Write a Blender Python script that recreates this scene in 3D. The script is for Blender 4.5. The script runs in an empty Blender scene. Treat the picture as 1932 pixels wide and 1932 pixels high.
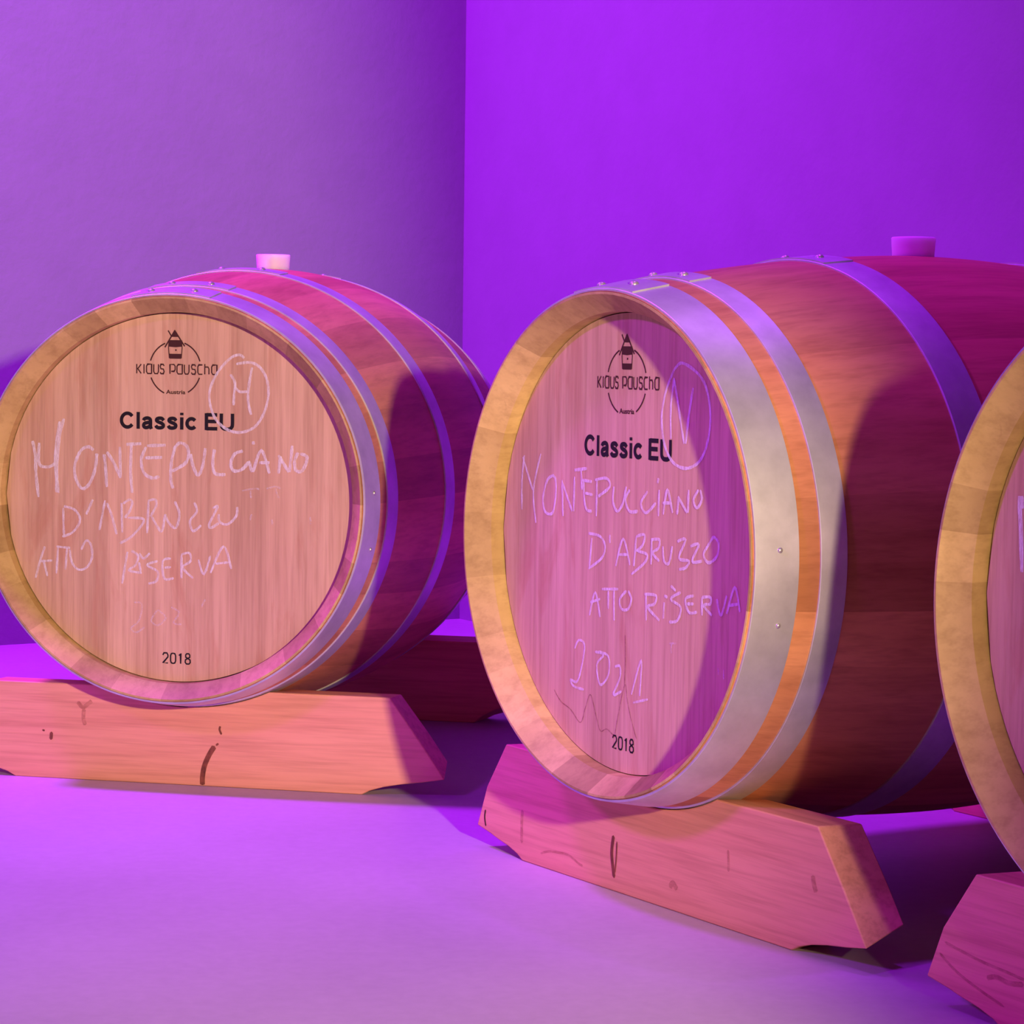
import bpy, bmesh, math, random
from mathutils import Matrix, Vector
random.seed(7)
S = bpy.context.scene
COL = S.collection
PI = math.pi

# ------------------------------------------------------------ camera
cam_d = bpy.data.cameras.new('camera')
cam_d.sensor_width = 36.0
cam_d.lens = 4686.87 / 1932.0 * 36.0
cam_d.clip_start = 0.05
cam = bpy.data.objects.new('camera', cam_d)
COL.objects.link(cam)
PITCH, ROLL, EYE = 0.0655, 0.0126, 0.6324
_c, _s, _cr, _sr = math.cos(PITCH), math.sin(PITCH), math.cos(ROLL), math.sin(ROLL)
_r, _d, _f = Vector((1, 0, 0)), Vector((0, -_s, -_c)), Vector((0, _c, -_s))
_X = _cr * _r - _sr * _d
_Y = -(_sr * _r + _cr * _d)
_M = Matrix((_X, _Y, -_f)).transposed().to_4x4()
_M.translation = Vector((0, 0, EYE))
cam.matrix_world = _M
S.camera = cam

# ------------------------------------------------------------ view, world, lights
S.view_settings.view_transform = 'Standard'
S.view_settings.look = 'None'
S.view_settings.gamma = 1.0
S.view_settings.use_curve_mapping = False
S.view_settings.exposure = 0.0

W = bpy.data.worlds.new('world'); S.world = W
W.use_nodes = True
W.node_tree.nodes['Background'].inputs['Color'].default_value = (0.36, 0.03, 1.0, 1)
W.node_tree.nodes['Background'].inputs['Strength'].default_value = 0.012

PURPLE = (0.40, 0.012, 1.0)
WARM = (1.0, 0.74, 0.44)

def aim(o, target):
    d = Vector(target) - o.location
    o.rotation_euler = d.to_track_quat('-Z', 'Y').to_euler()

def lamp(name, kind, loc, target, energy, color, **kw):
    l = bpy.data.lights.new(name, kind)
    l.energy = energy; l.color = color
    for k, v in kw.items(): setattr(l, k, v)
    o = bpy.data.objects.new(name, l); COL.objects.link(o)
    o.location = loc; aim(o, target)
    return o

# violet stage wash from high on the left, warm spot from behind and right of the camera
lamp('violet_wash_light', 'SPOT', (-1.85, 3.6, 3.6), (-1.0, 5.0, 0.6), 1750, PURPLE,
     spot_size=math.radians(100), spot_blend=1.0, shadow_soft_size=0.25)
lamp('violet_front_light', 'SPOT', (-2.6, 0.7, 2.4), (0.3, 2.3, 0.05), 400, PURPLE,
     spot_size=math.radians(54), spot_blend=0.9, shadow_soft_size=0.2)
lamp('violet_top_fill', 'SPOT', (0.46, 3.05, 3.3), (0.43, 2.98, 0.7), 240, PURPLE,  # added fill lamp, brightens the top of the middle barrel
     spot_size=math.radians(22), spot_blend=1.0, shadow_soft_size=0.06)
_wp = Vector((0.895, -0.30, 1.06))
_az, _el = math.radians(-53.4), math.radians(-6)
lamp('warm_spot_light', 'SPOT', _wp, _wp + Vector((math.sin(_az), math.cos(_az), math.tan(_el))), 545, WARM,
     spot_size=math.radians(90), spot_blend=0.22, shadow_soft_size=0.045)

# ------------------------------------------------------------ materials
def mat(name):
    m = bpy.data.materials.new(name); m.use_nodes = True
    nt = m.node_tree
    return m, nt, nt.nodes['Principled BSDF']

def N(nt, t, **inp):
    n = nt.nodes.new(t)
    for k, v in inp.items():
        if k in n.inputs: n.inputs[k].default_value = v
        else: setattr(n, k, v)
    return n

def mixc(nt, fac, a, b, blend='MIX'):
    n = nt.nodes.new('ShaderNodeMix'); n.data_type = 'RGBA'; n.blend_type = blend
    for sock, v in ((n.inputs[0], fac), (n.inputs[6], a), (n.inputs[7], b)):
        if hasattr(v, 'is_linked'): nt.links.new(v, sock)
        else: sock.default_value = v if not isinstance(v, tuple) or len(v) == 4 else (*v, 1)
    return n.outputs[2]

def ramp(nt, src, stops):
    n = nt.nodes.new('ShaderNodeValToRGB')
    e = n.color_ramp.elements
    while len(e) < len(stops): e.new(0.5)
    for el, (p, c) in zip(e, stops):
        el.position = p; el.color = (*c, 1) if len(c) == 3 else c
    nt.links.new(src, n.inputs[0])
    return n.outputs[0]

def objnoise(nt, scale, detail=4, rough=0.55, dist=0.0, nscale=1.0):
    tc = nt.nodes.new('ShaderNodeTexCoord')
    mp = nt.nodes.new('ShaderNodeMapping'); mp.inputs['Scale'].default_value = scale
    nt.links.new(tc.outputs['Object'], mp.inputs[0])
    n = N(nt, 'ShaderNodeTexNoise', Scale=nscale, Detail=detail, Roughness=rough, Distortion=dist)
    nt.links.new(mp.outputs[0], n.inputs['Vector'])
    return n.outputs[0]

def wood(name, dark, light, grain, fine, tone_amt=0.25, rough=0.55, stain=None, stain_scale=None, stain_lim=(0.62, 0.78), stain_amt=0.6):
    """oak / larch: two object-space noises stretched along the grain and a per-board tone attribute"""
    m, nt, b = mat(name)
    g = objnoise(nt, grain, 6, 0.6, 0.3)
    base = ramp(nt, g, [(0.28, dark), (0.72, light)])
    f = objnoise(nt, fine, 3, 0.7)
    streak = ramp(nt, f, [(0.30, (0.74, 0.70, 0.66)), (0.55, (1, 1, 1)), (0.8, (1.06, 1.05, 1.03))])
    base = mixc(nt, 0.75, base, streak, 'MULTIPLY')
    at = N(nt, 'ShaderNodeAttribute', attribute_name='tone')
    t = ramp(nt, at.outputs['Fac'], [(0.0, (1 - tone_amt, 1 - tone_amt * 1.15, 1 - tone_amt * 1.3)), (1.0, (1 + tone_amt * 0.5,) * 3)])
    base = mixc(nt, 1.0, base, t, 'MULTIPLY')
    if stain:
        s = objnoise(nt, stain_scale, 5, 0.65, 0.8)
        fac = ramp(nt, s, [(stain_lim[0], (0, 0, 0)), (stain_lim[1], (stain_amt,) * 3)])
        base = mixc(nt, fac, base, stain)
    nt.links.new(base, b.inputs['Base Color'])
    b.inputs['Roughness'].default_value = rough
    b.inputs['Specular IOR Level'].default_value = 0.3
    bp = N(nt, 'ShaderNodeBump', Strength=0.12, Distance=0.002)
    nt.links.new(f, bp.inputs['Height']); nt.links.new(bp.outputs[0], b.inputs['Normal'])
    return m

M_STAVE = wood('oak_staves', (0.53, 0.20, 0.09), (0.72, 0.315, 0.155), (14, 2.0, 14), (90, 5, 90), 0.24, 0.5,
               (0.26, 0.08, 0.03), (7, 2.2, 7), (0.58, 0.82), 0.45)
M_CHIME = wood('oak_chime', (0.48, 0.335, 0.115), (0.66, 0.49, 0.19), (16, 16, 16), (70, 30, 70), 0.30, 0.6,
               (0.24, 0.13, 0.06), (26, 40, 26), (0.66, 0.78), 0.5)
M_HEAD = wood('oak_head', (0.60, 0.375, 0.23), (0.80, 0.56, 0.36), (26, 10, 2.2), (150, 10, 5), 0.26, 0.55,
              (0.50, 0.21, 0.11), (22, 8, 4.5), (0.54, 0.74), 0.55)
M_CRADLE = wood('larch_beam', (0.76, 0.32, 0.20), (0.94, 0.46, 0.29), (1.2, 9, 16), (4, 60, 110), 0.15, 0.55,
                (0.55, 0.20, 0.12), (2.0, 9, 12), (0.60, 0.80), 0.45)

def plain(name, c, rough=0.6, metal=0.0, spec=0.3, noise=None):
    m, nt, b = mat(name)
    b.inputs['Base Color'].default_value = (*c, 1)
    b.inputs['Roughness'].default_value = rough
    b.inputs['Metallic'].default_value = metal
    b.inputs['Specular IOR Level'].default_value = spec
    if noise:
        scale, lo, hi = noise
        g = objnoise(nt, scale, 5, 0.6)
        r = ramp(nt, g, [(0.3, tuple(x * lo for x in c)), (0.7, tuple(x * hi for x in c))])
        nt.links.new(r, b.inputs['Base Color'])
    return m

M_STEEL = plain('galvanised_steel', (0.66, 0.66, 0.68), 0.44, 0.6, 0.5, ((16, 16, 16), 0.80, 1.12))
M_RIVET = plain('steel_rivet', (0.62, 0.60, 0.58), 0.35, 0.7, 0.5)
M_BUNG = plain('silicone_bung', (0.90, 0.80, 0.82), 0.45, 0.0, 0.4)
_b = M_BUNG.node_tree.nodes['Principled BSDF']
_b.inputs['Subsurface Weight'].default_value = 0.8; _b.inputs['Subsurface Radius'].default_value = (1.0, 0.7, 0.8); _b.inputs['Subsurface Scale'].default_value = 0.02
M_INK = plain('black_ink', (0.012, 0.008, 0.010), 0.7)
M_BRAND = plain('burnt_brand_ink', (0.060, 0.018, 0.014), 0.7)
M_KNOT = plain('dark_knot_wood', (0.17, 0.05, 0.028), 0.7, noise=((90, 90, 60), 0.6, 1.9))
M_HOLE = plain('knot_hole', (0.05, 0.016, 0.01), 0.8)
M_WALL = plain('painted_plaster', (0.325, 0.305, 0.325), 0.75, 0.0, 0.2, ((9, 9, 9), 0.97, 1.03))
M_WALL_BUMP = None

def film(name, c, lim, amt, scale, low=0.12):
    """a thin broken film (chalk, dried stain) that lets the wood show through"""
    m, nt, b = mat(name)
    b.inputs['Base Color'].default_value = (*c, 1); b.inputs['Roughness'].default_value = 0.95
    b.inputs['Specular IOR Level'].default_value = 0.05
    g = objnoise(nt, scale, 4, 0.75)
    fac = ramp(nt, g, [(lim[0], (low * amt,) * 3), (lim[1], (amt,) * 3)])
    nt.links.new(fac, b.inputs['Alpha'])
    return m
M_CHALK = film('white_chalk', (0.93, 0.88, 0.88), (0.32, 0.62), 0.80, (260, 20, 60), 0.30)
M_FAINT = film('rubbed_chalk', (0.92, 0.86, 0.86), (0.40, 0.64), 0.50, (420, 20, 160))
M_GRAIN = film('grain_mark', (0.32, 0.10, 0.06), (0.32, 0.66), 0.38, (60, 40, 120))
M_STAIN = film('wine_stain', (0.22, 0.05, 0.03), (0.30, 0.60), 0.60, (160, 20, 160))

m, nt, b = mat('pale_resin_floor')
g = objnoise(nt, (1.6, 1.6, 1), 5, 0.55)
r_ = ramp(nt, g, [(0.3, (0.45, 0.395, 0.43)), (0.7, (0.54, 0.47, 0.515))])
g2 = objnoise(nt, (60, 60, 1), 3, 0.6)
r2 = ramp(nt, g2, [(0.3, (0.95, 0.95, 0.95)), (0.7, (1.03, 1.03, 1.03))])
nt.links.new(mixc(nt, 1.0, r_, r2, 'MULTIPLY'), b.inputs['Base Color'])
b.inputs['Roughness'].default_value = 0.5; b.inputs['Specular IOR Level'].default_value = 0.25
M_FLOOR = m
# plaster relief
nt = M_WALL.node_tree; b = nt.nodes['Principled BSDF']
bp = N(nt, 'ShaderNodeBump', Strength=0.25, Distance=0.004)
nt.links.new(objnoise(nt, (38, 38, 38), 4, 0.6), bp.inputs['Height']); nt.links.new(bp.outputs[0], b.inputs['Normal'])

# ------------------------------------------------------------ helpers
def mesh_obj(name, verts, faces, material, parent=None, mats=None, mat_ids=None, tones=None, sharp=None, smooth=True):
    me = bpy.data.meshes.new(name)
    me.from_pydata([tuple(v) for v in verts], [], faces)
    for mm in (mats or [material]): me.materials.append(mm)
    if mat_ids: me.polygons.foreach_set('material_index', mat_ids)
    if tones:
        a = me.attributes.new('tone', 'FLOAT', 'FACE'); a.data.foreach_set('value', tones)
    bm = bmesh.new(); bm.from_mesh(me)
    bmesh.ops.recalc_face_normals(bm, faces=bm.faces[:])
    bm.to_mesh(me); bm.free()
    if smooth:
        me.polygons.foreach_set('use_smooth', [True] * len(me.polygons))
        me.set_sharp_from_angle(angle=math.radians(sharp or 30))
    me.update()
    o = bpy.data.objects.new(name, me); COL.objects.link(o)
    if parent: o.parent = parent
    return o

def thing(name, label, cat, loc, rz, group=None):
    o = bpy.data.objects.new(name, None); COL.objects.link(o)
    o.empty_display_size = 0.1
    o.location = loc; o.rotation_euler = (0, 0, rz)
    o['label'] = label; o['category'] = cat
    if group: o['group'] = group
    return o

def structure(o):
    o['kind'] = 'structure'; return o

def catmull(pts, n=6):
    if len(pts) < 3: 
        a, c = pts[0], pts[-1]
        return [(a[0] + (c[0] - a[0]) * i / n, a[1] + (c[1] - a[1]) * i / n) for i in range(n + 1)]
    P = [pts[0]] + list(pts) + [pts[-1]]
    out = []
    for i in range(1, len(P) - 2):
        p0, p1, p2, p3 = P[i - 1], P[i], P[i + 1], P[i + 2]
        for k in range(n):
            t = k / n
            out.append(tuple(0.5 * (2 * p1[j] + (p2[j] - p0[j]) * t + (2 * p0[j] - 5 * p1[j] + 4 * p2[j] - p3[j]) * t * t
                                    + (3 * p1[j] - p0[j] - 3 * p2[j] + p3[j]) * t ** 3) for j in (0, 1)))
    out.append(tuple(pts[-1]))
    return out

def ribbons(strokes, width, y0, smooth=True, taper=0.3, jitter=0.0, lift=2e-5):
    """strokes in mm on the X-Z face -> flat strips just proud of the face (towards -Y)"""
    V, F = [], []
    for si, st in enumerate(strokes):
        w = width
        if len(st) and isinstance(st[0], (int, float)): w, st = st[0], st[1]
        pts = catmull(st) if smooth else [tuple(p) for p in st]
        n = len(pts); base = len(V)
        for i, p in enumerate(pts):
            a, c = pts[max(0, i - 1)], pts[min(n - 1, i + 1)]
            dx, dz = c[0] - a[0], c[1] - a[1]; L = math.hypot(dx, dz) or 1
            nx, nz = -dz / L, dx / L
            k = 1.0
            if smooth: k = 1 - taper * (1 if i in (0, n - 1) else 0) + random.uniform(-jitter, jitter)
            elif 0 < i < n - 1:                                   # mitre for straight-edged letters
                b1 = math.atan2(p[1] - a[1], p[0] - a[0]); b2 = math.atan2(c[1] - p[1], c[0] - p[0])
                k = min(1.6, 1 / max(0.5, math.cos((b2 - b1) / 2)))
            h = w / 2 * k
            y = y0 - si * lift
            V.append(((p[0] + nx * h) / 1000, y, (p[1] + nz * h) / 1000))
            V.append(((p[0] - nx * h) / 1000, y, (p[1] - nz * h) / 1000))
        for i in range(n - 1):
            q = base + 2 * i
            F.append((q, q + 1, q + 3, q + 2))
    return V, F

def front_facing(o):
    for p in o.data.polygons:
        if p.normal.y > 0: p.flip()
    o.data.update()
    return o

# ------------------------------------------------------------ room
def quad(name, pts, material):
    return structure(mesh_obj(name, pts, [tuple(range(len(pts)))], material, smooth=False))

CX, CY = -0.1200, 5.795                         # floor corner of the two walls
DL = Vector((-0.835, -0.550, 0)).normalized()   # along the left wall, away from the corner
DR = Vector((0.500, -0.866, 0)).normalized()    # along the right wall, towards the camera
HT = 3.4
def wall(name, d, length, out):
    n = out * 0.12
    a = Vector((CX, CY, 0)); c = a + d * length
    vs = [a, c, c + n, a + n]
    V = [(*v.xy, -0.05) for v in vs] + [(*v.xy, HT) for v in vs]
    F = [(0, 1, 5, 4), (1, 2, 6, 5), (2, 3, 7, 6), (3, 0, 4, 7), (0, 3, 2, 1), (4, 5, 6, 7)]
    return structure(mesh_obj(name, V, F, M_WALL, smooth=False))
wall('wall_left', DL, 5.0, Vector((-DL.y, DL.x, 0)) * (1 if Vector((-DL.y, DL.x)).y > 0 else -1))
wall('wall_right', DR, 5.4, Vector((-DR.y, DR.x, 0)) * (1 if Vector((-DR.y, DR.x)).x > 0 else -1))
fl = [(-5.5, -2.5), (3.6, -2.5), (3.6, 1.5), (CX + 0.05, CY + 0.12), (-5.5, 2.6)]
V = [(x, y, 0) for x, y in fl] + [(x, y, -0.05) for x, y in fl]
n = len(fl)
F = [tuple(range(n)), tuple(range(2 * n - 1, n - 1, -1))] + [(i, (i + 1) % n, n + (i + 1) % n, n + i) for i in range(n)]
structure(mesh_obj('floor', V, F, M_FLOOR, smooth=False))

# ------------------------------------------------------------ barrel
L_, R0, RB, KP = 0.9213, 0.285, 0.3369, 1.762
DC, DH, RI = 0.0261, 0.0433, 0.2622
def R(t):
    return R0 + (RB - R0) * (1 - abs((t - L_ / 2) / (L_ / 2)) ** KP)

def revolve(prof, phis, closed_prof, tones_by_seg=None, full=True):
    """prof: (t, r) list. local Y = t - L/2, axis height RB"""
    V, F, T, J = [], [], [], []
    n, m_ = len(prof), len(phis)
    for f in phis:
        for t, r in prof: V.append((r * math.cos(f), t - L_ / 2, RB + r * math.sin(f)))
    for i in range(m_ if full else m_ - 1):
        i2 = (i + 1) % m_
        for j in range(n if closed_prof else n - 1):
            j2 = (j + 1) % n
            F.append((i * n + j, i * n + j2, i2 * n + j2, i2 * n + j))
            T.append(tones_by_seg[i] if tones_by_seg else 0.5); J.append(j)
    return V, F, T, J

def stave_layout(rng):
    ws = [rng.uniform(0.65, 1.25) for _ in range(27)]
    s = sum(ws); phis, tones = [], []
    a = 0.0
    for w in ws:
        d = w / s * 2 * PI; tone = min(1, max(0, rng.gauss(0.5, 0.28)))
        for k in range(5):
            phis.append(a + d * k / 5); tones.append(tone)
        a += d
    return phis, tones

def hoop(root, name, t0, t1, rivets=()):
    P = []
    k = 5
    for i in range(k + 1):
        t = t0 + (t1 - t0) * i / k
        P.append((t, R(t) + 0.0022))
    P[0] = (t0 + 0.0006, P[0][1]); P[-1] = (t1 - 0.0006, P[-1][1])
    P = [(t0, R(t0) + 0.0016)] + P + [(t1, R(t1) + 0.0016), (t1, R(t1) - 0.0005), (t0, R(t0) - 0.0005)]
    V, F, _, _ = revolve(P, [2 * PI * i / 144 for i in range(144)], True)
    # overlapping tongue of the strap near the top
    a0, a1 = math.radians(78), math.radians(101)
    Q = [(t0 + 0.001, R(t0) + 0.0018), (t0 + 0.001, R(t0) + 0.0040), (t1 - 0.001, R(t1) + 0.0040), (t1 - 0.001, R(t1) + 0.0018)]
    b0 = len(V); ph = [a0 + (a1 - a0) * i / 14 for i in range(15)]
    v2, f2, _, _ = revolve(Q, ph, True, full=False)
    V += v2; F += [tuple(b0 + q for q in f) for f in f2]
    F += [tuple(b0 + q for q in range(4)), tuple(b0 + 14 * 4 + q for q in (3, 2, 1, 0))]
    h = mesh_obj(name, V, F, M_STEEL, root)
    for deg, t, r in rivets:
        f = math.radians(deg)
        c = Vector(((R(t) + 0.0036) * math.cos(f), t - L_ / 2, RB + (R(t) + 0.0036) * math.sin(f)))
        up = Vector((math.cos(f), 0, math.sin(f))); e1 = Vector((0, 1, 0)); e2 = up.cross(e1)
        if abs(deg - 90) > 20: c -= up * 0.0016
        v, fc = [c + up * r * 0.75], []
        for ring, (rr, hh) in enumerate(((0.6, 0.6), (0.95, 0.25), (1.0, -0.1))):
            for q in range(12):
                w = 2 * PI * q / 12
                v.append(c + (e1 * math.cos(w) + e2 * math.sin(w)) * r * rr + up * r * hh)
        for q in range(12):
            fc.append((0, 1 + q, 1 + (q + 1) % 12))
            for ring in range(2):
                i0 = 1 + ring * 12
                fc.append((i0 + q, i0 + 12 + q, i0 + 12 + (q + 1) % 12, i0 + (q + 1) % 12))
        fc.append(tuple(range(25, 37)))
        mesh_obj('rivet', v, fc, M_RIVET, h, sharp=60)
    return h

def head_disc(root, name, cuts, rng, y, flip=False, tones=None):
    """flat head made of upright boards between the cuts (mm)"""
    V, F, T = [], [], []
    r = RI - 0.0013; th = 0.022
    xs = [-r] + [c / 1000 for c in cuts] + [r]
    for i in range(len(xs) - 1):
        a, c = xs[i], xs[i + 1]
        up = [(a + (c - a) * k / 8) for k in range(9)]
        pts = [(x, math.sqrt(max(0, r * r - x * x))) for x in up]
        loop = pts + [(x, -z) for x, z in reversed(pts)]
        loop = [p for k, p in enumerate(loop) if k == 0 or (abs(p[0] - loop[k - 1][0]) + abs(p[1] - loop[k - 1][1])) > 1e-6]
        if abs(loop[0][0] - loop[-1][0]) + abs(loop[0][1] - loop[-1][1]) < 1e-6: loop.pop()
        b0 = len(V); n = len(loop)
        s = -1 if flip else 1
        V += [(x, y, RB + z) for x, z in loop] + [(x, y + s * th, RB + z) for x, z in loop]
        tone = tones[i] if tones else min(1, max(0, rng.gauss(0.5, 0.3)))
        F.append(tuple(b0 + k for k in range(n))); T.append(tone)
        F.append(tuple(b0 + n + k for k in reversed(range(n)))); T.append(tone)
        for k in range(n):
            F.append((b0 + k, b0 + (k + 1) % n, b0 + n + (k + 1) % n, b0 + n + k)); T.append(tone)
    return mesh_obj(name, V, F, M_HEAD, root, tones=T, smooth=False)

GLYPH = {
    'K': [[(0.05, 0), (0.05, 1)], [(0.95, 1), (0.25, 0.5), (0.95, 0)]],
    'l': [[(0.5, 1), (0.5, 0)]],
    'a': [[(1, 0), (1, 1), (0.22, 1), (0, 0.8), (0, 0.2), (0.22, 0), (1, 0)]],
    'u': [[(0, 1), (0, 0.22), (0.22, 0), (0.78, 0), (1, 0.22), (1, 1)]],
    's': [[(0.98, 0.82), (0.8, 1), (0.2, 1), (0.02, 0.8), (0.2, 0.53), (0.8, 0.5), (1, 0.24), (0.8, 0), (0.2, 0), (0.02, 0.18)]],
    'P': [[(0.05, 0), (0.05, 1), (0.8, 1), (1, 0.82), (1, 0.45), (0.8, 0.27), (0.28, 0.27)]],
    'c': [[(1, 1), (0.22, 1), (0, 0.8), (0, 0.2), (0.22, 0), (1, 0)]],
    'h': [[(0, 1.1), (0, 0)], [(0, 0.78), (0.78, 0.78), (1, 0.58), (1, 0)]],
    '2': [[(0, 0.78), (0.2, 1), (0.8, 1), (1, 0.8), (1, 0.62), (0.02, 0.02), (1, 0.02)]],
    '0': [[(0.5, 1), (0.15, 0.95), (0, 0.75), (0, 0.25), (0.15, 0.05), (0.5, 0), (0.85, 0.05), (1, 0.25), (1, 0.75), (0.85, 0.95), (0.5, 1)]],
    '1': [[(0.15, 0.8), (0.55, 1), (0.55, 0)]],
    '8': [[(0.5, 0.54), (0.1, 0.66), (0.1, 0.88), (0.3, 1), (0.7, 1), (0.9, 0.88), (0.9, 0.66), (0.5, 0.54), (0.05, 0.4), (0.0, 0.15), (0.25, 0), (0.75, 0), (1, 0.15), (0.95, 0.4), (0.5, 0.54)]],
}
def word_strokes(items, z0, h):
    out = []
    for ch, x0, x1 in items:
        for st in GLYPH[ch]: out.append([(x0 + (x1 - x0) * p[0], z0 + h * p[1]) for p in st])
    return out

def ell(cx, cy, rx, ry, a, b_, n=16):
    return [(cx + rx * math.cos(math.radians(a + (b_ - a) * k / n)), cy + ry * math.sin(math.radians(a + (b_ - a) * k / n))) for k in range(n + 1)]
BOLD = {   # heavy grotesque capitals and lower case, centre lines in units of the cap height
    'C': (1.00, [ell(0.52, 0.5, 0.37, 0.41, 36, 324)]),
    'l': (0.386, [[(0.193, 0), (0.193, 1)]]),
    'a': (0.772, [[(0.14, 0.50), (0.20, 0.60), (0.37, 0.65), (0.53, 0.60), (0.575, 0.46), (0.575, 0.16), (0.63, 0.0)],
                  [(0.56, 0.41), (0.38, 0.375), (0.20, 0.32), (0.145, 0.20), (0.21, 0.10), (0.35, 0.085), (0.50, 0.15), (0.57, 0.27)]]),
    's': (0.772, [[(0.62, 0.52), (0.52, 0.63), (0.37, 0.655), (0.21, 0.61), (0.185, 0.50), (0.31, 0.42), (0.47, 0.36), (0.595, 0.26), (0.56, 0.13), (0.38, 0.08), (0.21, 0.11), (0.13, 0.22)]]),
    'i': (0.386, [[(0.193, 0), (0.193, 0.73)], [(0.193, 0.85), (0.193, 1.0)]]),
    'c': (0.772, [ell(0.41, 0.37, 0.275, 0.285, 38, 322)]),
    ' ': (0.386, []),
    'E': (0.926, [[(0.17, 0), (0.17, 1)], [(0.17, 0.09), (0.84, 0.09)], [(0.17, 0.52), (0.78, 0.52)], [(0.17, 0.91), (0.83, 0.91)]]),
    'U': (1.00, [[(0.16, 1), (0.16, 0.36), (0.21, 0.19), (0.34, 0.095), (0.5, 0.08), (0.66, 0.095), (0.79, 0.19), (0.84, 0.36), (0.84, 1)]]),
}
def bold_part(root, name, text, x0, x1, z0, cap, y, material):
    tot = sum(BOLD[ch][0] for ch in text); k = (x1 - x0) / (tot - 0.1); x = x0 - 0.08 * k; st = []
    for ch in text:
        adv, ss = BOLD[ch]
        for q in ss: st.append([(x + p[0] * k, z0 + p[1] * cap) for p in q])
        x += adv * k
    V, F = ribbons(st, 5.1, y, taper=0.0, lift=3e-6)
    return front_facing(mesh_obj(name, V, F, material, root, smooth=False))

def font_mesh(text, bold):
    c = bpy.data.curves.new('lettering_curve', 'FONT'); c.body = text; c.offset = bold; c.resolution_u = 6
    o = bpy.data.objects.new('lettering_curve', c); COL.objects.link(o)
    bpy.context.view_layer.update()
    dg = bpy.context.evaluated_depsgraph_get()
    me = bpy.data.meshes.new_from_object(o.evaluated_get(dg))
    vs = [v.co.copy() for v in me.vertices]; fs = [tuple(p.vertices) for p in me.polygons]
    bpy.data.objects.remove(o); bpy.data.curves.remove(c); bpy.data.meshes.remove(me)
    return vs, fs

def font_part(root, name, text, bold, x0, x1, z0, cap, y, material, capref):
    vs, fs = font_mesh(text, bold)
    a, c = min(v.x for v in vs), max(v.x for v in vs)
    base = 0.0 - bold
    V = [((x0 + (v.x - a) / (c - a) * (x1 - x0)) / 1000, y, (z0 + (v.y - base) / capref * cap) / 1000) for v in vs]
    return front_facing(mesh_obj(name, V, fs, material, root, smooth=False))

def shift(o):
    """strip meshes are drawn about the head centre: move them to the head plane"""
    o.location = (0, DH - L_ / 2, RB)
    return o

def prints(head):
    y = -0.0003
    # ring, tools and little barrel of the maker's mark
    cx, cz, r = -4.9, 183.2, 38.3
    arc = lambda a, b: [(cx + r * math.cos(math.radians(a + (b - a) * k / 14)), cz + r * math.sin(math.radians(a + (b - a) * k / 14))) for k in range(15)]
    st = [[1.9, arc(113, 164)], [1.9, arc(69, 16)], [1.9, arc(200, 245)], [1.9, arc(-19, -60)]]
    V, F = ribbons(st, 1.9, y, smooth=False, lift=3e-6)
    shift(front_facing(mesh_obj('logo_ring', V, F, M_BRAND, head, smooth=False)))
    st = [[2.0, [(-5.4, 237.0), (-20.3, 213.0)]], [2.0, [(-6.0, 237.0), (9.2, 214.5)]], [1.8, [(-15.6, 236.6), (-10.8, 229.0)]],
           [1.3, [(-14.2, 223.0), (-14.9, 212.0), (-13.6, 197.6)]], [1.3, [(4.6, 223.0), (5.4, 212.0), (4.2, 197.6)]]]
    V, F = ribbons(st, 1.9, y, smooth=False, lift=3e-6)
    def poly(pts, yy):
        b0 = len(V); V.extend([(x / 1000, yy, z / 1000) for x, z in pts]); F.append(tuple(range(b0, b0 + len(pts))))
    poly([(-14.0, 203.9), (-13.2, 197.0), (3.8, 197.0), (4.8, 203.9)], y - 4e-5)
    poly([(-14.7, 214.0), (-14.2, 223.2), (4.6, 223.2), (5.2, 214.0), (-4.7, 213.2)], y - 4e-5)
    poly([(-5.6, 237.4), (-10.6, 227.6), (-0.4, 227.6)], y - 4e-5)
    poly([(-3.9 + 1.3 * math.cos(k * PI / 4), 209.2 + 1.3 * math.sin(k * PI / 4)) for k in range(8)], y - 4e-5)
    shift(front_facing(mesh_obj('logo_barrel', V, F, M_BRAND, head, smooth=False)))
    X = lambda q: -62.8 + (q - 265) * 0.1727
    w = word_strokes([(c, X(a), X(b_)) for c, a, b_ in (('K', 265, 308), ('l', 318, 342), ('a', 352, 396), ('u', 415, 456), ('s', 470, 505),
        ('P', 553, 600), ('a', 616, 662), ('u', 680, 720), ('s', 740, 778), ('c', 796, 836), ('h', 856, 892), ('a', 915, 960))], 175.6, 13.2)
    V, F = ribbons(w, 1.7, y, smooth=False, lift=3e-6)
    shift(front_facing(mesh_obj('maker_lettering', V, F, M_BRAND, head, smooth=False)))
    shift(font_part(head, 'country_lettering', 'Austria', 0.024, -18.5, 10.5, 147.2, 5.6, y, M_BRAND, 0.70))
    shift(bold_part(head, 'grade_lettering', 'Classic EU', -87.0, 84.0, 97.2, 23.8, y, M_INK))
    V, F = ribbons(word_strokes([('2', -21.8, -14.2), ('0', -10.2, -2.6), ('1', 1.0, 8.2), ('8', 11.8, 19.4)], -235.4, 14.6), 2.0, y, smooth=False, lift=3e-6)
    shift(front_facing(mesh_obj('vintage_lettering', V, F, M_INK, head, smooth=False)))

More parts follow.
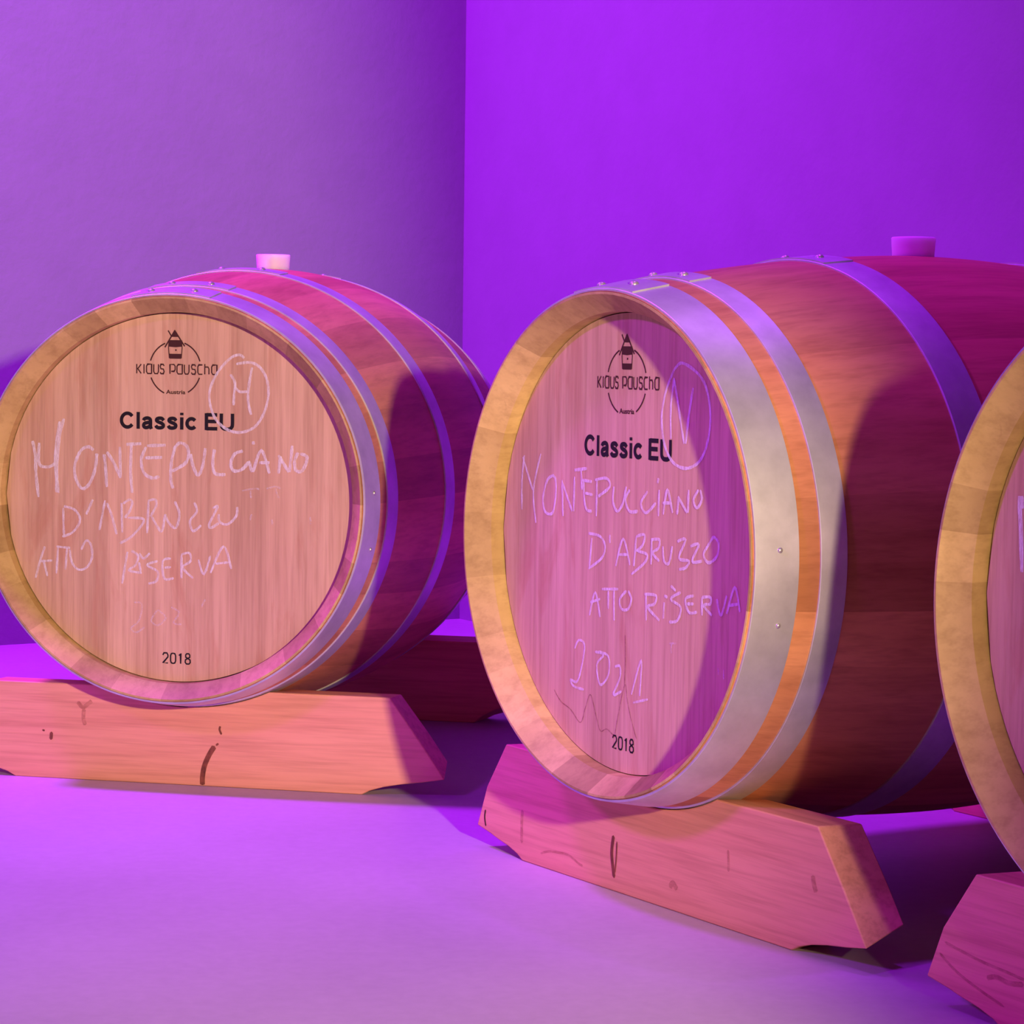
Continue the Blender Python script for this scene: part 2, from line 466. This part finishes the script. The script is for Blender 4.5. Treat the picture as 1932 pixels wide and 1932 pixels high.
def barrel(name, label, x, y, yaw, h, hoops, cuts, tones, seed, chalk, group):
    rng = random.Random(seed)
    a = Vector((math.sin(yaw), math.cos(yaw), 0))
    loc = Vector((x, y, 0)) + a * L_ / 2
    root = thing(name, label, 'barrel', (loc.x, loc.y, h - RB), -yaw, group)
    # staves: closed shell of revolution, one tone per stave
    outer = [(L_ * k / 48, R(L_ * k / 48)) for k in range(1, 48)]
    prof = [(0.0006, R0 - 0.0006)] + outer + [(L_ - 0.0006, R0 - 0.0006), (L_ - DC - 0.001, RI + 0.0012), (L_ - DH - 0.03, RI + 0.0012)]
    prof += [(L_ * k / 12, R(L_ * k / 12) - 0.027) for k in range(10, 1, -1)] + [(DH + 0.03, RI + 0.0012), (DC + 0.001, RI + 0.0012)]
    phis, tn = stave_layout(rng)
    V, F, T, J = revolve(prof, phis, True, tn)
    mesh_obj('staves', V, F, M_STAVE, root, tones=T)
    for s in (0, 1):
        q = (lambda t: t) if not s else (lambda t: L_ - t)
        P = [(q(-0.0004), R0 - 0.0012), (q(-0.0006), R0 - 0.004), (q(DC), RI), (q(DH + 0.012), RI), (q(DH + 0.012), RI + 0.0010), (q(DC), RI + 0.0010), (q(0.0014), R0 - 0.0012)]
        V, F, T, J = revolve(P, phis, True, [min(1, max(0, t + rng.uniform(-.2, .2))) if k % 5 == 0 else t for k, t in enumerate(tn)])
        tt = {}
        T = [tn[k // len(P)] for k in range(len(F))]
        mesh_obj('chime', V, F, M_CHIME, root, tones=T, sharp=25)
    head = head_disc(root, 'barrel_head', cuts, rng, DH - L_ / 2, tones=tones)
    head_disc(root, 'barrel_head', [-190, -120, -60, 10, 70, 140, 200], rng, L_ / 2 - DH, True)
    prints(head)
    parts = []
    for nm, strokes, wd, material in chalk:
        if nm == 'circled': parts += [('chalk_circle', strokes[:1], wd, material), ('chalk_lettering', strokes[1:], wd, material)]
        elif nm == 'rubbed_chalk': parts += [('rubbed_chalk', [q], wd, material) for q in strokes]
        else: parts.append((nm, strokes, wd, material))
    for nm, strokes, wd, material in parts:
        V, F = ribbons(strokes, wd, -0.00065, jitter=0.16)
        shift(front_facing(mesh_obj(nm, V, F, material, head, smooth=False)))
    nail = [(3, 0.030, 0.0032), (347.5, 0.034, 0.0030)] if name != 'x' else []
    b1, q0, q1, g0, g1 = hoops
    hoop(root, 'head_hoop', 0.0022, b1, [(96.5, b1 * .5, .0055), (84, b1 * .5, .0055)] + nail)
    hoop(root, 'quarter_hoop', q0, q1, [(95, (q0 + q1) / 2, .0055), (84, (q0 + q1) / 2, .0055)])
    hoop(root, 'bilge_hoop', g0, g1, [(95, (g0 + g1) / 2, .0055), (84, (g0 + g1) / 2, .0055)])
    hoop(root, 'bilge_hoop', L_ - g1, L_ - g0, [(95, L_ - (g0 + g1) / 2, .0055), (84, L_ - (g0 + g1) / 2, .0055)])
    hoop(root, 'quarter_hoop', L_ - q1, L_ - q0)
    hoop(root, 'head_hoop', L_ - b1, L_ - 0.0022)
    # bung: tapered silicone plug with a shallow dished top
    z0 = 2 * RB
    pr = [(0.0, 0.019), (0.016, 0.019), (0.0240, 0.0205), (0.0245, 0.0240), (0.0260, 0.0258), (0.0270, 0.0268), (0.0270, 0.0262), (-0.02, 0.0232)]
    P2 = [(0.0, 0.0185), (0.0215, 0.0185), (0.0238, 0.0225), (0.0238, 0.0258), (0.0225, 0.0268), (0.0, 0.0252), (-0.025, 0.0232)]
    P2 = [(0.0001, 0.0200)] + [(0.0190, 0.0200), (0.0228, 0.0212), (0.0236, 0.0232), (0.0236, 0.0258), (0.0224, 0.0269), (0.0, 0.0253), (-0.022, 0.0234)]
    V, F = [], []
    for i in range(40):
        w = 2 * PI * i / 40
        for zz, r in P2: V.append((r * math.cos(w), r * math.sin(w), z0 - 0.0008 + zz))
    n = len(P2)
    for i in range(40):
        for j in range(n - 1):
            F.append((i * n + j, i * n + j + 1, ((i + 1) % 40) * n + j + 1, ((i + 1) % 40) * n + j))
    F.append(tuple(i * n for i in range(40))); F.append(tuple(i * n + n - 1 for i in reversed(range(40))))
    mesh_obj('bung', V, F, M_BUNG, root, sharp=40)
    return root

CHALK = {}
CHALK['A'] = {"montepulciano":[[[-220.5,76.7],[-216.4,56.2],[-215.6,32.7],[-211.5,-3.8]],[[-210.3,74.2],[-211.5,50.6],[-207.8,41.2],[-195.3,40.3],[-185.0,45.5]],[[-172.6,109.4],[-179.0,86.6],[-182.5,51.7],[-183.9,3.8]],[[-179.1,105.5],[-183.9,71.3],[-185.5,41.0],[-180.6,3.1]],[[-127.3,65.3],[-134.8,70.1],[-145.0,66.1],[-152.3,54.2],[-156.3,40.1],[-153.9,23.5],[-145.0,10.3],[-134.7,15.9],[-127.2,31.3],[-123.5,46.9],[-122.4,60.8]],[[-111.2,60.0],[-108.7,37.4],[-107.2,13.3]],[[-107.3,63.4],[-97.5,49.8],[-86.2,26.6]],[[-87.3,71.1],[-86.2,26.6]],[[-77.5,74.6],[-55.1,76.3]],[[-70.0,74.8],[-71.0,36.0],[-68.5,5.9]],[[-46.3,73.5],[-18.4,74.8]],[[-49.4,56.1],[-23.6,57.4]],[[-47.9,71.6],[-55.0,53.7],[-51.2,35.7],[-39.0,27.8],[-27.8,30.3]],[[-4.6,70.9],[-9.6,51.2],[-10.5,26.9],[-7.1,13.7]],[[-6.5,69.1],[2.2,78.2],[12.5,74.7],[16.1,63.2],[11.0,49.9],[-8.0,38.3]],[[18.9,63.2],[22.9,45.7],[30.1,33.4],[36.8,46.0],[41.0,71.9]],[[54.4,70.4],[52.1,50.9],[55.7,36.4],[71.1,35.2]],[[96.6,69.0],[84.7,64.7],[78.8,51.5],[82.8,41.1],[95.0,42.9],[105.2,53.8]],[[105.2,55.3],[110.3,39.5]],[[111.6,83.0],[112.4,78.3]],[[111.8,39.6],[123.8,70.3],[135.8,38.3]],[[120.4,53.2],[136.0,53.5]],[[149.3,38.6],[152.3,62.8]],[[149.1,64.2],[164.5,40.8]],[[169.2,78.0],[165.6,40.8]],[[177.8,68.5],[172.9,56.9],[174.7,44.0],[183.1,42.7],[189.6,54.0],[190.3,63.6],[181.0,66.8]]],"circled":[[[97.6,199.1],[90.5,203.7],[77.3,198.8],[60.1,180.8],[48.4,158.3],[46.7,138.5],[53.3,117.3],[63.6,104.9],[79.4,96.2],[98.2,95.9],[115.0,104.4],[126.9,122.4],[133.4,146.2],[131.3,169.2],[121.1,186.4],[106.2,193.3],[85.9,190.8]],[[77.4,176.2],[84.1,164.8],[83.0,147.6],[82.3,132.8]],[[84.1,158.8],[90.8,152.2],[102.6,152.4]],[[109.4,186.3],[104.5,159.1],[103.8,139.4],[108.2,120.1]]],"abruzzo":[[[-173.6,-18.0],[-172.4,-59.4]],[[-172.5,-15.7],[-157.2,-19.8],[-148.5,-30.2],[-149.7,-40.9],[-159.8,-53.2],[-174.9,-59.5]],[[-128.4,-5.2],[-138.4,-26.6]],[[-109.6,-5.7],[-118.2,-48.4]],[[-107.1,-9.4],[-99.7,-26.6],[-92.0,-53.7]],[[-84.6,-8.8],[-83.3,-51.0]],[[-82.1,-9.8],[-72.5,-3.8],[-68.5,-8.4],[-72.4,-20.1],[-79.6,-29.9]],[[-74.8,-29.7],[-53.5,-30.2],[-52.4,-37.2],[-69.6,-56.4],[-87.0,-66.4]],[[-43.7,-3.0],[-45.9,-50.8]],[[-42.4,-4.0],[-33.7,-2.8],[-32.5,-12.0],[-41.2,-27.3]],[[-38.8,-27.2],[-31.6,-39.1],[-23.6,-47.2],[-18.9,-22.9]],[[-18.9,-22.9],[-14.1,-34.1],[-2.9,-42.1],[2.6,-22.3],[-4.6,-4.5]],[[24.7,-5.2],[28.7,-17.9],[18.5,-31.7],[23.3,-45.8],[35.2,-37.2]],[[52.4,-12.7],[59.5,-10.7],[47.8,-33.9],[49.4,-40.6],[61.2,-33.5]],[[61.1,-20.7],[62.8,-31.9],[74.6,-34.6],[87.1,-23.0],[88.6,-9.9]]],"riserva":[[[-201.7,-74.4],[-207.8,-91.4],[-216.0,-119.9]],[[-204.2,-93.6],[-197.6,-117.0]],[[-210.3,-96.0],[-190.3,-94.3]],[[-181.4,-73.8],[-183.8,-112.8]],[[-183.8,-73.9],[-162.3,-75.5]],[[-167.5,-75.6],[-170.0,-106.7]],[[-163.5,-77.8],[-159.7,-96.7],[-149.7,-106.1],[-137.0,-102.1],[-129.4,-87.4],[-131.1,-70.0],[-138.4,-64.1],[-145.9,-77.3]],[[-75.5,-78.2],[-83.4,-123.9]],[[-69.5,-76.5],[-59.4,-83.5],[-63.4,-96.7],[-73.4,-104.6],[-53.7,-107.8]],[[-57.8,-92.8],[-55.3,-107.8]],[[-57.5,-79.7],[-51.4,-87.0],[-41.8,-79.2]],[[-29.8,-90.1],[-45.8,-96.2],[-29.8,-105.1],[-31.5,-118.4],[-43.5,-122.6]],[[-9.9,-85.7],[-21.8,-89.8],[-19.7,-114.2],[-5.8,-113.8]],[[-19.7,-99.1],[-9.8,-98.0]],[[6.0,-79.4],[6.1,-113.4]],[[6.0,-79.4],[17.7,-77.3],[19.5,-88.5],[7.7,-98.2],[23.6,-112.8]],[[31.4,-86.2],[39.4,-106.6],[49.2,-80.1]],[[49.3,-104.4],[68.5,-66.3],[80.4,-97.8]],[[57.1,-91.1],[76.5,-88.5]]],"faint":[[[-65.7,-149.9],[-53.6,-152.9],[-57.5,-175.4],[-69.6,-187.2],[-61.5,-193.0],[-49.5,-184.9]],[[-29.6,-159.6],[-39.4,-174.7],[-29.5,-181.9],[-17.5,-170.5],[-29.6,-159.6]],[[-9.6,-155.1],[2.4,-162.2],[-5.5,-177.2],[6.4,-179.1]],[[41.7,-142.1],[35.7,-153.5]],[[95.5,13.1],[113.5,16.5],[121.4,15.9]],[[131.5,16.9],[144.8,20.2],[152.6,17.5]],[[108.1,13.4],[108.9,2.9]],[[144.8,17.3],[149.5,4.0]],[[109.8,-19.4],[107.5,-28.5]],[[139.6,-26.1],[141.2,-33.5]],[[196.3,-20.8],[196.4,-31.9]]]}
CHALK['B'] = {"circled":[[[85.7,198.2],[71.1,174.4],[64.2,145.2],[69.7,116.3],[85.6,97.0],[110.1,90.9],[133.8,99.2],[147.9,119.3],[153.0,147.9],[146.3,176.0],[131.0,193.5],[100.7,205.6],[85.7,198.2]],[[86.0,189.2],[80.8,156.5],[81.8,122.2]],[[86.1,187.4],[96.2,153.4],[106.3,117.7]],[[109.3,117.8],[114.4,150.3],[121.0,179.0]]],"montepulciano":[[[-215.3,91.3],[-220.1,61.4],[-219.2,25.7]],[[-218.9,89.2],[-207.5,69.9],[-196.2,50.8]],[[-179.2,94.8],[-194.3,50.9],[-188.0,11.8]],[[-150.2,70.8],[-164.2,64.3],[-172.6,44.2],[-168.6,26.8],[-152.6,25.9],[-146.1,45.7],[-146.5,65.2],[-153.7,70.6]],[[-132.6,65.9],[-129.7,23.4]],[[-132.5,63.9],[-110.8,30.4]],[[-106.7,71.0],[-107.4,30.6]],[[-106.9,78.7],[-81.4,81.8]],[[-93.2,79.4],[-90.9,56.5]],[[-91.2,68.0],[-70.9,67.1]],[[-84.0,53.1],[-68.8,52.0]],[[-87.8,68.2],[-85.5,45.4],[-80.2,34.2],[-70.0,32.9]],[[-60.2,69.6],[-60.5,27.8]],[[-64.2,69.4],[-41.0,72.4],[-34.2,63.4],[-57.1,50.8]],[[-26.0,63.8],[-27.1,46.9],[-18.7,36.1],[-7.6,46.1],[-1.6,65.1]],[[5.0,61.8],[-2.8,50.2],[5.6,37.6],[21.6,38.6]],[[40.0,61.8],[27.7,48.2],[37.5,37.7],[56.0,49.9]],[[61.8,64.9],[61.1,35.6]],[[60.5,77.6],[58.8,72.0]],[[70.3,38.0],[77.3,65.7],[87.8,40.9]],[[69.0,50.7],[84.4,51.6]],[[96.4,39.6],[98.8,59.7]],[[97.3,59.6],[114.5,42.6]],[[116.7,67.9],[116.0,42.6]],[[134.6,68.8],[126.0,57.6],[132.2,49.0],[140.9,58.5],[137.6,69.0]]],"abruzzo":[[[-69.2,1.9],[-73.4,-32.8]],[[-76.1,7.1],[-52.5,5.0],[-42.2,-5.6],[-48.5,-19.4],[-75.0,-33.9]],[[-32.7,8.3],[-32.4,-1.1]],[[-20.3,-26.6],[-6.4,5.4],[7.9,-23.4]],[[-15.7,-13.1],[3.7,-11.6]],[[19.2,10.0],[15.3,-23.7]],[[19.2,10.0],[35.0,13.0],[32.2,1.7],[19.7,-6.6]],[[22.8,-6.4],[40.4,-8.8],[35.9,-18.3],[10.8,-33.4]],[[49.3,8.5],[48.5,-19.2]],[[47.8,8.4],[63.4,9.5],[62.1,0.2],[51.3,-6.1],[64.0,-14.3]],[[70.4,2.7],[73.3,-13.5],[82.6,-14.6],[88.2,4.0]],[[97.2,10.1],[112.3,13.0],[100.8,-7.8],[119.0,-9.9],[113.2,-17.6],[101.1,-20.4]],[[121.5,6.5],[136.4,9.4],[125.0,-9.5],[142.8,-8.1]],[[162.6,20.2],[154.1,10.6],[145.6,-0.7],[154.7,-8.9],[169.1,-0.7],[171.6,13.7],[162.6,20.2]]],"riserva":[[[-71.9,-88.1],[-60.8,-60.3],[-50.1,-87.9]],[[-70.6,-72.7],[-50.6,-67.0]],[[-47.6,-55.3],[-14.7,-52.4]],[[-34.3,-56.1],[-33.7,-76.8]],[[-22.8,-55.0],[-21.9,-88.9]],[[1.6,-52.9],[-11.1,-63.4],[-7.5,-74.3],[5.4,-73.1],[11.5,-61.3],[4.8,-52.6]],[[40.0,-53.1],[40.8,-82.7]],[[36.9,-53.4],[58.9,-53.3],[56.0,-62.7],[43.6,-67.6],[65.9,-80.2]],[[74.6,-59.2],[73.6,-77.6]],[[74.4,-51.9],[80.6,-53.1]],[[104.9,-45.5],[86.8,-54.4],[105.4,-61.8],[99.7,-76.8],[84.5,-80.2]],[[86.4,-39.8],[95.7,-44.5]],[[129.1,-46.9],[114.2,-51.9],[120.6,-65.7],[135.5,-64.3]],[[117.3,-57.0],[129.3,-55.9]],[[144.0,-47.3],[144.6,-67.0]],[[144.0,-47.3],[158.7,-46.0],[158.9,-53.1],[147.2,-56.0],[162.2,-65.3]],[[170.4,-46.7],[178.2,-63.7],[187.7,-41.6]],[[188.3,-61.0],[201.7,-31.5],[211.1,-57.0]],[[190.9,-51.9],[209.4,-48.4]]],"year":[[[-101.6,-129.7],[-93.3,-119.1],[-81.2,-123.6],[-85.7,-147.2],[-95.4,-167.7],[-109.3,-167.4],[-102.2,-174.3],[-81.5,-175.7]],[[-59.0,-128.9],[-42.3,-130.8],[-55.3,-143.7],[-48.0,-165.8],[-31.7,-152.4],[-32.3,-131.6],[-52.4,-128.1]],[[-18.8,-141.5],[-9.0,-140.3],[-8.7,-153.5],[-21.2,-173.9],[-5.0,-168.1]],[[14.5,-169.5],[32.6,-128.1],[30.5,-169.3]],[[17.9,-178.4],[46.4,-171.0]]],"faint":[[[85.1,-103.9],[97.4,-102.6]],[[88.8,-103.5],[89.1,-114.4]],[[184.3,-121.6],[184.6,-132.3]],[[174.1,-121.0],[175.8,-128.0]]],"stain":[[[-143.9,-183.3],[-129.5,-195.2],[-108.4,-202.3],[-87.4,-215.0],[-77.6,-196.4],[-67.8,-179.7],[-57.2,-199.5],[-46.6,-219.1],[-33.4,-215.4],[-16.7,-222.6]],[[-16.8,-218.8],[-10.8,-195.3],[1.3,-159.8],[6.6,-178.0],[15.3,-199.4],[25.5,-218.6]],[[0.4,-103.6],[1.8,-129.7],[0.6,-159.9]]]}
CHALK['C'] = {"montepulciano":[[[-220.8,91.6],[-217.6,61.1],[-214.8,22.8]],[[-217.4,91.8],[-215.6,80.4]]]}
# ------------------------------------------------------------ cradle beams
TH = 0.060
def beam(name, label, x, y, yaw, h, t0, rear, marks, group):
    """one sawn beam with splayed ends, undercut feet and a hollow cut for the barrel"""
    a = Vector((math.sin(yaw), math.cos(yaw), 0))
    p = Vector((x, y, 0)) + a * t0
    root = thing(name, label, 'cradle', (p.x, p.y, 0), -yaw, group)
    def outline(t, back):
        r = R(t) + 0.0032
        top = 0.140 if not back else 0.137
        tip = 0.027 if not back else 0.043
        xt = 0.385 if not back else 0.374
        xa = math.sqrt(r * r - (h - top) ** 2)
        half = [(0.264, 0.0), (0.276, 0.0062), (0.296, 0.0122), (0.322, 0.0172), (0.352, 0.0212)]
        if back: half = [(0.254, 0.0), (0.268, 0.0125), (0.290, 0.0240), (0.316, 0.0320), (0.345, 0.0385)]
        right = half + [(xt, tip), (0.348, 0.080), (0.304, top), (0.20, top)]
        arc0 = math.asin(xa / r)
        arc = [(r * math.sin(arc0 - 2 * arc0 * k / 26), h - r * math.cos(arc0 - 2 * arc0 * k / 26)) for k in range(27)]
        left = [(-px * (0.962 if px > 0.35 else 1), pz) for px, pz in reversed(right)]
        return right + arc + left
    ts = (t0, t0 + TH)
    o0 = outline(ts[0], rear); o1 = outline(ts[1], not rear)
    n = len(o0)
    V = [(px, 0.0, pz) for px, pz in o0] + [(px, TH, pz) for px, pz in o1]
    F = [tuple(range(n)), tuple(range(2 * n - 1, n - 1, -1))] + [(i, (i + 1) % n, n + (i + 1) % n, n + i) for i in range(n)]
    bo = mesh_obj('timber', V, F, M_CRADLE, root, tones=[0.5] * len(F), sharp=28)
    bv = bo.modifiers.new('edge', 'BEVEL'); bv.width = 0.0016; bv.segments = 2; bv.limit_method = 'ANGLE'; bv.angle_limit = math.radians(35)
    for nm, st, wd, material in [(nm, q, wd, material) for nm, strokes, wd, material in marks for q in strokes]:
        V, F = ribbons([st], wd, -0.0004, taper=0.85)
        front_facing(mesh_obj(nm, V, F, material, bo, smooth=False))
    return root

# ------------------------------------------------------------ the three barrels
HOOP_A = (0.0480, 0.0718, 0.1048, 0.2844, 0.3239)
HOOP_B = (0.0522, 0.0774, 0.1086, 0.2637, 0.3088)
AX, AY, AW, AH = -0.4825, 3.4666, 0.2251, 0.4158
BX, BY, BW, BH = 0.0939, 2.7782, 1.0034, 0.4139
CX_, CY_, CW, CH = 0.53856, 2.03439, 1.01748, 0.4139
G = 'oak wine barrels lying on their cradles'
barrel('wine_barrel', 'oak wine barrel with a circled chalk M on its head, standing in the corner', AX, AY, AW, AH, HOOP_A,
       [-206, -150, -106, -50, 12, 48, 78, 131, 170, 215], [.5, .55, .35, .78, .62, .48, .60, .25, .52, .35, .50], 3,
       [('chalk_lettering', CHALK['A']['montepulciano'], 4.6, M_CHALK), ('circled', CHALK['A']['circled'], 3.8, M_CHALK),
        ('chalk_lettering', CHALK['A']['abruzzo'], 3.6, M_CHALK), ('chalk_lettering', CHALK['A']['riserva'], 3.4, M_CHALK),
        ('rubbed_chalk', CHALK['A']['faint'], 2.6, M_FAINT)], G)
barrel('wine_barrel', 'oak wine barrel with a circled chalk N on its reddish head, in the middle', BX, BY, BW, BH, HOOP_B,
       [-194, -152, -117, -76, -5, 54, 100, 150, 205], [.5, .45, .62, .55, .40, .62, .55, .48, .55, .45], 11,
       [('chalk_lettering', CHALK['B']['montepulciano'], 3.6, M_CHALK), ('circled', CHALK['B']['circled'], 3.6, M_CHALK),
        ('chalk_lettering', CHALK['B']['abruzzo'], 3.4, M_CHALK), ('chalk_lettering', CHALK['B']['riserva'], 3.4, M_CHALK),
        ('chalk_lettering', CHALK['B']['year'], 3.0, M_CHALK), ('rubbed_chalk', CHALK['B']['faint'], 2.4, M_FAINT),
        ('wine_stain', CHALK['B']['stain'], 1.2, M_STAIN)], G)
barrel('wine_barrel', 'oak wine barrel nearest the camera, only its rim and a sliver of head in view', CX_, CY_, CW, CH, HOOP_B,
       [-200, -150, -95, -40, 20, 75, 130, 180], None, 23,
       [('chalk_lettering', CHALK['C']['montepulciano'], 5.0, M_CHALK)], G)

T0 = 0.078
TR = L_ - T0 - TH
KA = [('split_knot', [[7.5, [(44, 58.8), (36, 46), (29, 30), (26, 14), (25.9, 1.5)]], [3.0, [(52.5, 88), (51.5, 83), (54.5, 76)]], [3, [(50, 63), (46, 60)]]], 5, M_KNOT),
      ('knot', [[5.0, [(-206.5, 68), (-207.5, 56)]], [2.6, [(-221, 70), (-217, 69)]]], 5, M_KNOT),
      ('grain_knot', [[6, [(-166, 114), (-158, 106), (-149, 112), (-144, 116)]], [6, [(-156, 104), (-157, 90), (-154, 80)]]], 5, M_GRAIN)]
KB = [('split_knot', [[5.5, [(-66.6, 66), (-69.5, 50), (-69.1, 38), (-64, 16)]], [2.5, [(-59.5, 60), (-60.5, 40), (-63, 22)]]], 5, M_KNOT),
      ('grain_knot', [[4, [(152.4, 88), (153.5, 76), (154.1, 64)]], [7, [(298, 87), (300, 78), (304, 70)]], [6, [(-264, 64), (-265, 44), (-264.5, 22)]],
                      [3, [(-222, 17), (-200, 23), (-163.9, 26), (-140, 20), (-129.5, 18)]], [7, [(46, 26), (52, 32), (60, 26)]]], 5, M_GRAIN),
      ('crack', [[2.6, [(-350, 50), (-352, 40), (-349, 29)]]], 3, M_HOLE)]
KC = [('grain_knot', [[3, [(-345, 66), (-320, 62), (-290, 58), (-250, 55), (-200, 50)]], [3, [(-352, 54), (-330, 42), (-300, 32), (-260, 22)]],
                      [5, [(-285, 44), (-272, 48), (-255, 46), (-235, 49)]]], 4, M_GRAIN)]
GF, GR = 'front cradle beams under the barrels', 'rear cradle beams under the barrels'
beam('barrel_cradle', 'softwood beam with a curved dark split, under the front of the barrel marked M', AX, AY, AW, AH, T0, False, KA, GF)
beam('barrel_cradle', 'shadowed softwood beam under the back of the barrel marked M', AX, AY, AW, AH, TR, True, [], GR)
beam('barrel_cradle', 'softwood beam with a slit-shaped knot, under the front of the barrel marked N', BX, BY, BW, BH, T0, False, KB, GF)
beam('barrel_cradle', 'softwood beam just showing under the back of the barrel marked N', BX, BY, BW, BH, TR, True, [], GR)
beam('barrel_cradle', 'softwood cradle beam with wavy grain, under the nearest barrel', CX_, CY_, CW, CH, T0, False, KC, GF)
beam('barrel_cradle', 'softwood cradle beam under the back of the nearest barrel', CX_, CY_, CW, CH, TR, True, [], GR)
